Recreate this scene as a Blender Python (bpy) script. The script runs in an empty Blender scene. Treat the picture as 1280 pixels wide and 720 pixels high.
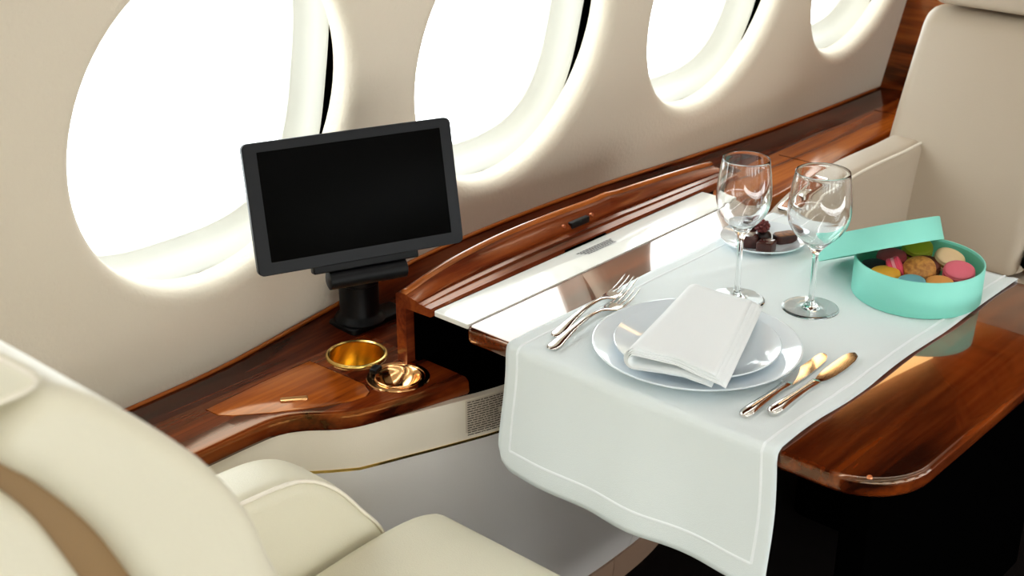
import bpy, bmesh, math, random
from mathutils import Vector, Matrix, noise
random.seed(7)
R = math.radians
S = bpy.context.scene
COL = S.collection

# ------------------------------------------------------------------ camera
cam_d = bpy.data.cameras.new('camera')
cam = bpy.data.objects.new('camera', cam_d); COL.objects.link(cam)
cam.location = (0, 0, 1.5)
cam.rotation_euler = (R(90 - 23.9), 0, R(41.8 - 90))
cam_d.sensor_width = 36.0
cam_d.lens = 1730.0 / 1280.0 * 36.0
cam_d.clip_start = 0.02
cam_d.dof.use_dof = True
cam_d.dof.focus_distance = 1.85
cam_d.dof.aperture_fstop = 9.0
S.camera = cam
# ------------------------------------------------------------------ sky and exposure
w = bpy.data.worlds.new('overcast_sky'); S.world = w; w.use_nodes = True
bg = w.node_tree.nodes['Background']
bg.inputs['Color'].default_value = (0.93, 1.0, 1.0, 1)
SKY = 4.4
bg.inputs['Strength'].default_value = SKY
S.view_settings.view_transform = 'Standard'
S.view_settings.look = 'None'
S.view_settings.gamma = 1.0
S.view_settings.use_curve_mapping = False
S.view_settings.exposure = 0.22
S.cycles.max_bounces = 14
S.cycles.diffuse_bounces = 5
S.cycles.glossy_bounces = 6
S.cycles.transmission_bounces = 12
S.cycles.transparent_max_bounces = 12
S.cycles.sample_clamp_indirect = 12.0
S.cycles.blur_glossy = 0.3

# fuselage side walls: a plane leaning inward; v runs up the slope, d outward
TILT = math.atan(0.2); ST, CT = math.sin(TILT), math.cos(TILT)
YC = 0.25                       # cabin centre line
def wallp(x, v, d, side=1):
    y = 1.47 - v * ST + d * CT; z = 0.73 + v * CT + d * ST
    return (x, y if side > 0 else 2 * YC - y, z)
VC = (0.963 - 0.73) / CT
WIN = [(1.036 + 0.58 * i, 0.222) for i in range(-4, 3)] + [(2.752, 0.208)]
WB = 0.242
PANE_D = 0.118
# daylight enters through every pane: portals guide the sky's light, they give none themselves
for side in (1, -1):
    for i, (xc, a) in enumerate(WIN):
        ld = bpy.data.lights.new('window_portal', 'AREA'); ld.shape = 'RECTANGLE'
        ld.size = 2 * a; ld.size_y = 2 * WB; ld.cycles.is_portal = True
        lo = bpy.data.objects.new('window_portal', ld); COL.objects.link(lo)
        lo.location = wallp(xc, VC, PANE_D + 0.01, side)
        n = Vector((0, CT * side, ST))
        lo.rotation_euler = n.to_track_quat('Z', 'Y').to_euler()

# ------------------------------------------------------------------ materials
def L(c): return tuple(((u / 255) / 12.92 if u / 255 <= 0.04045 else ((u / 255 + 0.055) / 1.055) ** 2.4) for u in c)
def mat(name, rgb, rough=0.5, metal=0.0, coat=0.0, coat_rough=0.03, spec=0.5, bump=None, mottle=None, sheen=0.0, trans=0.0, ior=1.5, sss=0.0):
    m = bpy.data.materials.new(name); m.use_nodes = True
    nt = m.node_tree; b = nt.nodes['Principled BSDF']
    c = L(rgb)
    b.inputs['Base Color'].default_value = (*c, 1)
    b.inputs['Roughness'].default_value = rough
    b.inputs['Metallic'].default_value = metal
    b.inputs['Coat Weight'].default_value = coat
    b.inputs['Coat Roughness'].default_value = coat_rough
    b.inputs['Specular IOR Level'].default_value = spec
    b.inputs['Sheen Weight'].default_value = sheen
    b.inputs['Transmission Weight'].default_value = trans
    b.inputs['IOR'].default_value = ior
    tc = None
    if bump or mottle: tc = nt.nodes.new('ShaderNodeTexCoord')
    if mottle:                                   # (scale, second colour)
        n = nt.nodes.new('ShaderNodeTexNoise'); n.inputs['Scale'].default_value = mottle[0]; n.inputs['Detail'].default_value = 4
        r = nt.nodes.new('ShaderNodeValToRGB'); r.color_ramp.elements[0].position = 0.38; r.color_ramp.elements[1].position = 0.66
        r.color_ramp.elements[0].color = (*c, 1); r.color_ramp.elements[1].color = (*L(mottle[1]), 1)
        nt.links.new(tc.outputs['Object'], n.inputs['Vector']); nt.links.new(n.outputs['Fac'], r.inputs['Fac']); nt.links.new(r.outputs['Color'], b.inputs['Base Color'])
    if bump:                                     # (scale, distance)
        n = nt.nodes.new('ShaderNodeTexNoise'); n.inputs['Scale'].default_value = bump[0]; n.inputs['Detail'].default_value = 3
        bp = nt.nodes.new('ShaderNodeBump'); bp.inputs['Strength'].default_value = 1.0; bp.inputs['Distance'].default_value = bump[1]
        nt.links.new(tc.outputs['Object'], n.inputs['Vector']); nt.links.new(n.outputs['Fac'], bp.inputs['Height']); nt.links.new(bp.outputs['Normal'], b.inputs['Normal'])
    return m

def wood(name, dark, mid, light, axis='x', coat=0.3, scale=1.0, rough=0.12, spec=0.7):
    m = bpy.data.materials.new(name); m.use_nodes = True
    nt = m.node_tree; b = nt.nodes['Principled BSDF']; N = nt.nodes.new; Lk = nt.links.new
    tc = N('ShaderNodeTexCoord'); mp = N('ShaderNodeMapping')
    sc = {'x': (1.0, 11, 11), 'z': (11, 11, 1.0), 'y': (11, 1.0, 11)}[axis]
    mp.inputs['Scale'].default_value = tuple(v * scale for v in sc)
    Lk(tc.outputs['Object'], mp.inputs['Vector'])
    n1 = N('ShaderNodeTexNoise'); n1.inputs['Scale'].default_value = 2.2; n1.inputs['Detail'].default_value = 5; n1.inputs['Distortion'].default_value = 0.7
    Lk(mp.outputs['Vector'], n1.inputs['Vector'])
    mp2 = N('ShaderNodeMapping'); mp2.inputs['Scale'].default_value = tuple(v * scale * (4 if v > 2 else 1.5) for v in sc)
    Lk(tc.outputs['Object'], mp2.inputs['Vector'])
    n2 = N('ShaderNodeTexNoise'); n2.inputs['Scale'].default_value = 4.0; n2.inputs['Detail'].default_value = 3
    Lk(mp2.outputs['Vector'], n2.inputs['Vector'])
    mx = N('ShaderNodeMath'); mx.operation = 'MULTIPLY_ADD'; mx.inputs[1].default_value = 0.28; 
    Lk(n2.outputs['Fac'], mx.inputs[0]); Lk(n1.outputs['Fac'], mx.inputs[2])
    r = N('ShaderNodeValToRGB'); e = r.color_ramp.elements
    e[0].position = 0.46; e[0].color = (*L(dark), 1); e[1].position = 0.82; e[1].color = (*L(light), 1)
    x = e.new(0.62); x.color = (*L(mid), 1)
    Lk(mx.outputs[0], r.inputs['Fac']); Lk(r.outputs['Color'], b.inputs['Base Color'])
    b.inputs['Roughness'].default_value = rough; b.inputs['Coat Weight'].default_value = coat
    b.inputs['Coat Roughness'].default_value = 0.012; b.inputs['Coat IOR'].default_value = 1.55
    b.inputs['Specular IOR Level'].default_value = spec; b.inputs['Specular Tint'].default_value = (1.0, 0.5, 0.14, 1)
    return m

M = {}
M['wall'] = mat('cream_wall_covering', (218, 207, 189), 0.75, bump=(150, 0.0009), spec=0.2)
M['ceiling'] = mat('cream_headliner', (232, 226, 214), 0.8)
M['reveal'] = mat('ivory_window_reveal', (190, 188, 178), 0.45)
M['black'] = mat('matte_black', (2, 2, 2), 0.9, spec=0.0)
M['carpet'] = mat('dark_carpet', (20, 16, 15), 0.95, spec=0.05, bump=(900, 0.002))
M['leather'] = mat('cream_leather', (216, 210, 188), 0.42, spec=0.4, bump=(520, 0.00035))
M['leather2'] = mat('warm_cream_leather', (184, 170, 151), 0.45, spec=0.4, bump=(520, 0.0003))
M['plum'] = mat('dark_plum_leather', (52, 40, 46), 0.5)
M['piping'] = mat('cream_piping', (236, 228, 212), 0.5)
M['seam'] = mat('brown_seam', (120, 92, 60), 0.7)
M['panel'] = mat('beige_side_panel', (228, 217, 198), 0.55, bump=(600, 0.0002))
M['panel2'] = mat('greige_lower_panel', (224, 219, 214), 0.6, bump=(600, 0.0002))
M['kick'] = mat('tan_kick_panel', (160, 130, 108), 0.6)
M['wood'] = wood('polished_mahogany', (34, 9, 4), (82, 29, 10), (120, 50, 14), coat=0.0)
M['wood_table'] = wood('polished_mahogany_table', (30, 9, 4), (82, 30, 8), (124, 54, 14), coat=0.9, spec=0.8)
M['wood_lit'] = wood('polished_mahogany_lit', (88, 32, 8), (138, 64, 16), (176, 94, 28), coat=0.0)  # gold of the window reflection put into a lighter mahogany
M['wood_hood'] = wood('polished_mahogany_hood', (62, 20, 10), (104, 42, 20), (138, 66, 28), coat=0.08, rough=0.2, spec=0.5)
M['wood_dark'] = wood('dark_mahogany', (28, 8, 4), (66, 22, 9), (100, 40, 16), coat=0.0, spec=0.12)
M['wood_edge'] = wood('orange_mahogany_edge', (120, 56, 20), (168, 88, 36), (190, 108, 48))
M['wood_bulk'] = wood('bulkhead_mahogany', (70, 26, 10), (124, 56, 22), (156, 84, 36), axis='y')
M['gold'] = mat('brushed_gold', (240, 206, 120), 0.22, metal=1.0)
M['rosegold'] = mat('polished_copper_gold', (246, 190, 130), 0.14, metal=1.0)
M['copper'] = mat('copper_screw', (214, 140, 100), 0.3, metal=1.0)
M['silver'] = mat('polished_steel', (228, 224, 220), 0.09, metal=1.0)
M['bezel'] = mat('charcoal_plastic', (9, 11, 17), 0.5, spec=0.3)
M['plastic'] = mat('black_plastic', (3, 3, 5), 0.45, spec=0.2)
M['screen'] = mat('black_screen_glass', (3, 3, 3), 0.5, spec=0.04)
M['cloth'] = mat('white_linen', (230, 238, 239), 0.85, bump=(900, 0.0004), spec=0.15)
M['stitch'] = mat('pale_blue_stitch', (246, 252, 255), 0.8)
M['napkin'] = mat('white_napkin_linen', (244, 248, 249), 0.9, bump=(1400, 0.0003), spec=0.1)
M['china'] = mat('white_china', (234, 243, 249), 0.09, coat=0.6, spec=0.6)
M['mint'] = mat('mint_card', (138, 222, 205), 0.6)
M['mint_in'] = mat('mint_lining', (130, 216, 186), 0.65)
M['ivory'] = mat('ivory_laminate', (248, 250, 244), 0.16, coat=0.6)
M['print'] = mat('grey_print', (96, 100, 104), 0.6)
M['print2'] = mat('dark_brown_print', (70, 56, 46), 0.6)
M['placard'] = mat('beige_placard', (206, 192, 172), 0.5)
M['brown_gap'] = mat('brown_gap_shade', (136, 106, 66), 0.6)  # shaded gap between cushion and shell, put into the brown
def glassmat():
    m = bpy.data.materials.new('clear_glass'); m.use_nodes = True; nt = m.node_tree
    nt.nodes.remove(nt.nodes['Principled BSDF']); g = nt.nodes.new('ShaderNodeBsdfGlass')
    g.inputs['IOR'].default_value = 1.48; g.inputs['Roughness'].default_value = 0.0; g.inputs['Color'].default_value = (0.985, 0.99, 0.99, 1)
    nt.links.new(g.outputs[0], nt.nodes['Material Output'].inputs['Surface']); return m
M['glass'] = glassmat()
def panemat():
    m = bpy.data.materials.new('window_glass'); m.use_nodes = True; nt = m.node_tree
    nt.nodes.remove(nt.nodes['Principled BSDF']); N = nt.nodes.new
    t = N('ShaderNodeBsdfTransparent'); g = N('ShaderNodeBsdfGlossy'); g.inputs['Roughness'].default_value = 0.02
    f = N('ShaderNodeFresnel'); f.inputs['IOR'].default_value = 1.3; x = N('ShaderNodeMixShader')
    nt.links.new(f.outputs[0], x.inputs[0]); nt.links.new(t.outputs[0], x.inputs[1]); nt.links.new(g.outputs[0], x.inputs[2])
    nt.links.new(x.outputs[0], nt.nodes['Material Output'].inputs['Surface']); return m
M['pane'] = panemat()
def lampmat():
    m = bpy.data.materials.new('fill_light_diffuser'); m.use_nodes = True; b = m.node_tree.nodes['Principled BSDF']
    b.inputs['Emission Color'].default_value = (0.97, 0.99, 1.0, 1); b.inputs['Emission Strength'].default_value = 11.0; return m
M['fill_lamp'] = lampmat()
M['fill_lamp2'] = M['fill_lamp'].copy(); M['fill_lamp2'].node_tree.nodes['Principled BSDF'].inputs['Emission Strength'].default_value = 7.5

# ------------------------------------------------------------------ helpers
def link(name, me, m, parent=None, smooth=40):
    o = bpy.data.objects.new(name, me); COL.objects.link(o)
    if m is not None: me.materials.append(M[m] if isinstance(m, str) else m)
    if smooth:
        me.shade_smooth()
        if smooth < 180: me.set_sharp_from_angle(angle=R(smooth))
    if parent is not None:
        o.parent = parent; o.matrix_parent_inverse = parent.matrix_basis.inverted()
    return o
def build(name, verts, faces, m, parent=None, smooth=40, recalc=True):
    me = bpy.data.meshes.new(name)
    bm = bmesh.new(); vs = [bm.verts.new(v) for v in verts]
    for f in faces:
        try: bm.faces.new([vs[i] for i in f])
        except ValueError: pass
    bmesh.ops.remove_doubles(bm, verts=bm.verts, dist=1e-6)
    if recalc: bmesh.ops.recalc_face_normals(bm, faces=bm.faces)
    bm.to_mesh(me); bm.free()
    return link(name, me, m, parent, smooth)
def from_bm(name, bm, m, parent=None, smooth=40):
    bmesh.ops.recalc_face_normals(bm, faces=bm.faces)
    me = bpy.data.meshes.new(name); bm.to_mesh(me); bm.free()
    return link(name, me, m, parent, smooth)
def tag(o, label=None, cat=None, group=None, kind=None):
    if label: o['label'] = label
    if cat: o['category'] = cat
    if group: o['group'] = group
    if kind: o['kind'] = kind
    return o
def empty(name, loc, label=None, cat=None, group=None, kind=None):
    o = bpy.data.objects.new(name, None); COL.objects.link(o); o.location = loc; o.empty_display_size = 0.05
    return tag(o, label, cat, group, kind)
def loft(secs, closed_ring=True, caps=True):
    """secs: list of equal-length point rings -> verts, faces"""
    n = len(secs[0]); V = [p for s in secs for p in s]; F = []
    for i in range(len(secs) - 1):
        for j in range(n if closed_ring else n - 1):
            k = (j + 1) % n
            F.append((i * n + j, i * n + k, (i + 1) * n + k, (i + 1) * n + j))
    if caps:
        F.append(tuple(range(n))[::-1]); F.append(tuple((len(secs) - 1) * n + j for j in range(n)))
    return V, F
def lathe(profile, c, seg=48, closed=False, T=None):
    """profile (r,z); r==0 ends become fans through merged vertices"""
    V, F = [], []; n = len(profile)
    for j in range(seg):
        a = 2 * math.pi * j / seg
        for r, z in profile: V.append((r * math.cos(a), r * math.sin(a), z))
    for j in range(seg):
        k = (j + 1) % seg
        for i in range(n if closed else n - 1):
            i2 = (i + 1) % n
            F.append((j * n + i, k * n + i, k * n + i2, j * n + i2))
    mt = T if T is not None else Matrix.Translation(c)
    return [tuple(mt @ Vector(v)) for v in V], F
def fixfaces(F): return F
def lathe_obj(name, profile, c, m, parent=None, seg=48, closed=False, T=None, smooth=40):
    V, F = lathe(profile, c, seg, closed, T)
    me = bpy.data.meshes.new(name); bm = bmesh.new(); vs = [bm.verts.new(v) for v in V]
    for f in F: bm.faces.new([vs[i] for i in f])
    bmesh.ops.remove_doubles(bm, verts=bm.verts, dist=1e-6)
    bmesh.ops.dissolve_degenerate(bm, edges=bm.edges, dist=1e-7)
    return from_bm(name, bm, m, parent, smooth)
def tube(path, r, seg=8, closed=False):
    P = [Vector(p) for p in path]; n = len(P); secs = []
    up = Vector((0.13, 0.21, 0.97)).normalized()
    for i, p in enumerate(P):
        a = P[(i - 1) % n] if (closed or i > 0) else p; b = P[(i + 1) % n] if (closed or i < n - 1) else p
        t = (b - a).normalized(); s = t.cross(up)
        if s.length < 1e-3: s = t.cross(Vector((1, 0, 0)))
        s.normalize(); u = s.cross(t)
        rr = r[i] if isinstance(r, (list, tuple)) else r
        secs.append([tuple(p + (s * math.cos(2 * math.pi * j / seg) + u * math.sin(2 * math.pi * j / seg)) * rr) for j in range(seg)])
    if closed:
        secs.append(secs[0]); return loft(secs, True, False)
    return loft(secs, True, True)
def merge(*vf):
    V, F = [], []
    for v, f in vf:
        o = len(V); V += list(v); F += [tuple(i + o for i in q) for q in f]
    return V, F
def boxvf(x0, x1, y0, y1, z0, z1):
    V = [(x, y, z) for x in (x0, x1) for y in (y0, y1) for z in (z0, z1)]
    return V, [(0, 1, 3, 2), (4, 6, 7, 5), (0, 4, 5, 1), (2, 3, 7, 6), (0, 2, 6, 4), (1, 5, 7, 3)]
def bbox(name, x0, x1, y0, y1, z0, z1, m, parent=None, bev=0.004, seg=3, T=None):
    bm = bmesh.new(); V, F = boxvf(x0, x1, y0, y1, z0, z1); vs = [bm.verts.new(v) for v in V]
    for f in F: bm.faces.new([vs[i] for i in f])
    bmesh.ops.recalc_face_normals(bm, faces=bm.faces)
    if bev: bmesh.ops.bevel(bm, geom=list(bm.edges), offset=bev, segments=seg, profile=0.5, affect='EDGES')
    if T is not None: bmesh.ops.transform(bm, matrix=T, verts=bm.verts)
    return from_bm(name, bm, m, parent)
def catmull(P, sub=6, closed=True):
    out = []; n = len(P)
    rng = range(n) if closed else range(n - 1)
    for i in rng:
        g = lambda k: P[k % n] if closed else P[max(0, min(n - 1, k))]
        p0, p1, p2, p3 = g(i - 1), g(i), g(i + 1), g(i + 2)
        for s in range(sub):
            t = s / sub
            out.append(tuple(0.5 * (2 * b + (c - a) * t + (2 * a - 5 * b + 4 * c - d) * t * t + (3 * b - a - 3 * c + d) * t ** 3) for a, b, c, d in zip(p0, p1, p2, p3)))
    if not closed: out.append(tuple(P[-1]))
    return out
def area2(P): return 0.5 * sum(P[i][0] * P[(i + 1) % len(P)][1] - P[(i + 1) % len(P)][0] * P[i][1] for i in range(len(P)))
def inset(P, d):
    if area2(P) < 0: P = P[::-1]
    n = len(P); out = []
    for i in range(n):
        a, b, c = Vector(P[i - 1]), Vector(P[i]), Vector(P[(i + 1) % n])
        e1, e2 = (b - a).normalized(), (c - b).normalized()
        n1, n2 = Vector((-e1.y, e1.x)), Vector((-e2.y, e2.x)); m_ = (n1 + n2)
        if m_.length < 1e-6: m_ = n1
        m_.normalize(); k = max(0.5, m_.dot(n1))
        out.append(tuple(b + m_ * (d / k)))
    return out
AX = {'y': lambda p, a: (p[0], a, p[1]), 'x': lambda p, a: (a, p[0], p[1]), 'z': lambda p, a: (p[0], p[1], a)}
def soft_prism(name, poly, axis, a, b, r, m, parent=None, n=5, r2=None, smooth=50, T=None):
    """closed outline extruded from a to b, with rounded rims of radius r (r2 at the b end)"""
    if area2(poly) < 0: poly = poly[::-1]
    r2 = r if r2 is None else r2; secs = []
    for k in range(n + 1):
        f = k / n * math.pi / 2; secs.append([AX[axis](p, a + r * (1 - math.sin(f))) for p in inset(poly, r * (1 - math.cos(f)))][:]) if False else None
    ring = lambda d, pos: [AX[axis](p, pos) for p in inset(poly, d)]
    sg = 1 if b > a else -1
    if r > 0:
        for k in range(n + 1):
            f = k / n * math.pi / 2
            secs.append(ring(r * (1 - math.sin(f)), a + sg * r * (1 - math.cos(f))))
    else: secs.append(ring(0, a))
    if r2 > 0:
        for k in range(n + 1):
            f = k / n * math.pi / 2
            secs.append(ring(r2 * (1 - math.cos(f)), b - sg * r2 * (1 - math.sin(f))))
    else: secs.append(ring(0, b))
    V, F = loft(secs)
    if T is not None: V = [tuple(T @ Vector(v)) for v in V]
    return build(name, V, F, m, parent, smooth)
def rrect(x0, x1, y0, y1, r, n=6, rr=None):
    rr = rr or (r, r, r, r); P = []
    for (cx, cy, a0, q) in ((x1, y1, 0, rr[0]), (x0, y1, 90, rr[1]), (x0, y0, 180, rr[2]), (x1, y0, 270, rr[3])):
        sx = -1 if cx == x1 else 1; sy = -1 if cy == y1 else 1
        if q <= 0: P.append((cx, cy)); continue
        for k in range(n + 1):
            a = R(a0 + 90 * k / n); P.append((cx + sx * q + q * math.cos(a), cy + sy * q + q * math.sin(a)))
    return P
def interp(pts, x):
    if x <= pts[0][0]: return pts[0][1]
    for (a, b), (c, d) in zip(pts, pts[1:]):
        if x <= c:
            t = (x - a) / (c - a); return b + (d - b) * t
    return pts[-1][1]
def smoothfun(pts, lo, hi, n=400):
    """monotone-in-x smooth curve through pts -> callable"""
    C_ = catmull(pts, 12, closed=False)
    return lambda x: interp(C_, x)
def cut(o, cutters):
    for c in cutters:
        md = o.modifiers.new('cut', 'BOOLEAN'); md.operation = 'DIFFERENCE'; md.solver = 'EXACT'; md.object = c
    bpy.context.view_layer.update()
    dg = bpy.context.evaluated_depsgraph_get()
    me = bpy.data.meshes.new_from_object(o.evaluated_get(dg))
    o.modifiers.clear(); o.data = me
    me.shade_smooth(); me.set_sharp_from_angle(angle=R(35))
    for c in cutters: bpy.data.objects.remove(c)

# ================================================================== the setting
FLOOR = 0.045
def wall_side(name, side):
    V, F = [], []
    vb, vt = -0.165, 0.62
    cs = [c for c, a in WIN]
    bounds = [cs[0] - 0.29] + [(p + q) / 2 for p, q in zip(cs, cs[1:])] + [3.0]
    r = 0.022
    for i, (xc, a) in enumerate(WIN):
        x0, x1 = bounds[i], bounds[i + 1]
        ang = [2 * math.pi * k / 72 for k in range(72)]
        for cx, cv in ((x0, vb), (x1, vb), (x1, vt), (x0, vt)):
            t = math.atan2(cv - VC, cx - xc) % (2 * math.pi)
            j = min(range(72), key=lambda q: abs(ang[q] - t)); ang[j] = t
        ang.sort(); rings = []
        def rect(t):
            c, s = math.cos(t), math.sin(t)
            tx = ((x1 - xc) / c if c > 1e-9 else (x0 - xc) / c if c < -1e-9 else 1e9)
            tv = ((vt - VC) / s if s > 1e-9 else (vb - VC) / s if s < -1e-9 else 1e9)
            q = min(tx, tv); return xc + c * q, VC + s * q
        def ell(t, o):
            c, s = math.cos(t), math.sin(t); A, B = a + o, WB + o
            q = 1 / math.sqrt((c / A) ** 2 + (s / B) ** 2); return xc + c * q, VC + s * q
        rings.append([(*rect(t), 0) for t in ang])
        rings.append([(*[(p * 0.4 + q * 0.6) for p, q in zip(rect(t), ell(t, r))], 0) for t in ang])
        for k in range(9):
            f = k / 8 * math.pi / 2
            rings.append([(*ell(t, r * (1 - math.sin(f))), r * (1 - math.cos(f))) for t in ang])
        rings.append([(*ell(t, 0), 0.044) for t in ang])
        rings.append([(*ell(t, 0.02), 0.046) for t in ang])
        o = len(V); n = 72
        for rg in rings: V += [wallp(x, v, d, side) for x, v, d in rg]
        for q in range(len(rings) - 1):
            for j in range(n):
                k = (j + 1) % n; F.append((o + q * n + j, o + q * n + k, o + (q + 1) * n + k, o + (q + 1) * n + j))
    o = build(name, V, F, 'wall', None, 60)
    tag(o, kind='structure')
    bm = bmesh.new(); bm.from_mesh(o.data); bmesh.ops.remove_doubles(bm, verts=bm.verts, dist=1e-5); bm.to_mesh(o.data); bm.free()
    return o
wall_side('wall_left', 1)
wall_side('wall_right', -1)
def supell(a, b, n, seg=96):
    P = []
    for k in range(seg):
        t = 2 * math.pi * k / seg; c, s = math.cos(t), math.sin(t)
        q = (abs(c / a) ** n + abs(s / b) ** n) ** (-1 / n); P.append((c * q, s * q))
    return P
num = 0
for side in (1, -1):
    for i, (xc, a) in enumerate(WIN):
        num += 1
        e = empty('window_%d' % num, wallp(xc, VC - WB, 0.05, side), kind='structure')
        sh = [(0.0625, 0.000), (0.066, -0.002), (0.085, -0.004), (0.105, -0.010), (PANE_D + .004, -0.020)]
        # the reveal meets the lip above and below; a shade slot opens only along the two sides
        def dep(x, v, d, a=a): return d - 0.0165 * max(0.0, 1 - (abs(x) / (a * 0.93)) ** 6) if d < 0.07 else d
        secs = [[wallp(xc + x, VC + v, dep(x, v, d), side) for x, v in supell(a + 0.003 + o, WB + 0.001 + o, 3.2)] for d, o in sh]
        V, F = loft(secs, True, False); build('window_reveal', V, F, 'reveal', e, 60)
        secs = [[wallp(xc + x, VC + v, d, side) for x, v in supell(a + o, WB + o, nn)] for d, o, nn in ((0.047, 0.05, 2.4), (0.0655, 0.05, 2.4), (0.0650, 0.002, 3.2))]
        V, F = loft(secs, True, False); build('shade_slot', V, F, 'black', e, 0)
        ring = [wallp(xc + x, VC + v, PANE_D, side) for x, v in supell(a - 0.014, WB - 0.016, 3.2)]
        nz = (Vector(ring[1]) - Vector(ring[0])).cross(Vector(ring[30]) - Vector(ring[0]))
        if nz.y * side > 0: ring = ring[::-1]
        build('window_pane', ring, [tuple(range(len(ring)))], 'pane', e, 0, recalc=False)      # outer face normals look into the cabin
# ceiling vault
cs = [(wallp(0, 0.62, 0)[1], wallp(0, 0.62, 0)[2]), (1.27, 1.52), (1.12, 1.68), (0.88, 1.80), (0.58, 1.87), (YC, 1.89)]
cs = cs + [(2 * YC - y, z) for y, z in cs[::-1][1:]]
cs = catmull(cs, 4, closed=False)
X0W = WIN[0][0] - 0.29
V, F = loft([[(x, y, z) for y, z in cs] for x in (X0W, 0.5, 1.7, 3.0)], False, False)
tag(build('ceiling', V, F, 'ceiling', None, 60), kind='structure')
build_floor = boxvf(X0W, 3.0, -1.05, 1.55, FLOOR - 0.03, FLOOR)
tag(build('floor', *build_floor, 'carpet', None, 0), kind='structure')
# bulkheads fill the cabin section
sec = [(wallp(0, v, 0)[1], wallp(0, v, 0)[2]) for v in (-0.165, 0.62)]
prof = [(1.30, FLOOR - .03), (1.50, 0.5)] + sec + cs[1:-1] + [(2 * YC - y, z) for y, z in sec[::-1]] + [(2 * YC - 1.50, 0.5), (2 * YC - 1.30, FLOOR - .03)]
for nm, xa, xb, mm in (('wall_back', 3.0, 3.03, 'wood_bulk'), ('wall_front', X0W - 0.03, X0W, 'wall')):
    V, F = loft([[(xa, y, z) for y, z in prof], [(xb, y, z) for y, z in prof]])
    tag(build(nm, V, F, mm, None, 0), kind='structure')
# opposite lower side wall and window ledge band (seen only as bounce light)
V, F = loft([[(x, y, z) for y, z in ((2 * YC - 1.505, 0.60), (2 * YC - 1.30, 0.595), (2 * YC - 1.30, FLOOR - .02))] for x in (X0W, 3.0)], False, False)
tag(build('trim_1', V, F, 'panel', None, 0), kind='structure')
# unseen mahogany valance over the windows, added to darken the table's reflections
vp = [p for p in cs[:len(cs) // 2] if 1.34 < p[1] < 1.78]
vs_ = [[(x, y - 0.004, z - 0.003) for y, z in vp] for x in (X0W, 0.5, 1.7, 2.998)]
V, F = loft(vs_, False, False)
o = build('trim_2', V, F, 'wood_dark', None, 60); tag(o, kind='structure')
md = o.modifiers.new('thick', 'SOLIDIFY'); md.thickness = 0.003
# unseen ceiling strips, added as fill light
for sy, lab in ((1, 'window seat side'), (-1, 'opposite side')):
    yy = YC + sy * 0.50
    e = empty('ceiling_fill_light', (0.9, yy, 1.84), 'long cream ceiling strip added as fill light above the %s' % lab, 'ceiling light', 'added ceiling light strips')
    bbox('housing', X0W + 0.2, 2.8, yy - 0.04, yy + 0.04, 1.842, 1.872, 'ceiling', e, 0.004)
    bbox('diffuser', X0W + 0.22, 2.78, yy - 0.03, yy + 0.03, 1.836, 1.8425, 'fill_lamp', e, 0.002)

# unseen low fill light, added on the opposite side of the aisle
e = empty('low_fill_light', (0.9, -0.80, 0.42), 'long low fill light added along the opposite side panel', 'wash light')
bbox('housing', X0W + 0.2, 2.8, -0.800, -0.775, 0.41, 0.575, 'panel', e, 0.003)
bbox('diffuser', X0W + 0.22, 2.78, -0.777, -0.768, 0.425, 0.56, 'fill_lamp2', e, 0.002)

# ================================================================== side console
CZ = 0.600
FC = smoothfun([(0.2, 1.306), (0.5, 1.305), (0.868, 1.302), (0.948, 1.301), (0.990, 1.297), (1.021, 1.280), (1.066, 1.240), (1.141, 1.215), (1.242, 1.190), (1.3, 1.172)], 0, 1)
FP = smoothfun([(-1.0, 1.31), (0.4, 1.309), (0.9, 1.307), (0.985, 1.302), (1.025, 1.282), (1.064, 1.245), (1.12, 1.222), (1.2, 1.192), (1.3, 1.160), (1.45, 1.138), (1.6, 1.133), (1.75, 1.145), (1.9, 1.19), (2.05, 1.262), (2.2, 1.280), (2.6, 1.292), (3.0, 1.30)], 0, 1)
con = empty('side_console', (1.6, 1.35, FLOOR), 'polished mahogany side ledge with cup holder and cream panelled front below the windows', 'side console')
def xs(a, b, n): return [a + (b - a) * i / n for i in range(n + 1)]
YB = 1.407
def ledge(name, xa, xb, F_, n, m, endr=True):
    secs = []
    for x in xs(xa, xb, n):
        f = F_(x); P = [(YB, CZ), (f + 0.012, CZ)]
        for k in range(1, 6):
            a = R(90 * k / 5); P.append((f + 0.012 - 0.010 * math.sin(a), CZ - 0.009 + 0.009 * math.cos(a)))
        P += [(f + 0.001, CZ - 0.021), (f + 0.004, CZ - 0.026), (f + 0.03, CZ - 0.027), (YB, CZ - 0.027)]
        secs.append([(x, y, z) for y, z in P])
    V, F = loft(secs); return build(name, V, F, m, con, 40)
top = ledge('countertop', 0.30, 1.242, FC, 90, 'wood')
FR = lambda x: 1.262 + 0.04 * min(1, max(0, (x - 2.2) / 0.5))
ledge('countertop', 1.985, 2.995, FR, 20, 'wood_lit')
build('countertop', *boxvf(1.2425, 1.9845, 1.3065, YB, CZ - 0.027, CZ), 'wood_dark', con, 0)
bbox('bay_shade', 1.229, 1.966, 1.2775, 1.2855, 0.602, 0.687, 'black', con, 0.001)  # added black sheet; puts the bay's shade over the hood's wood
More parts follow.
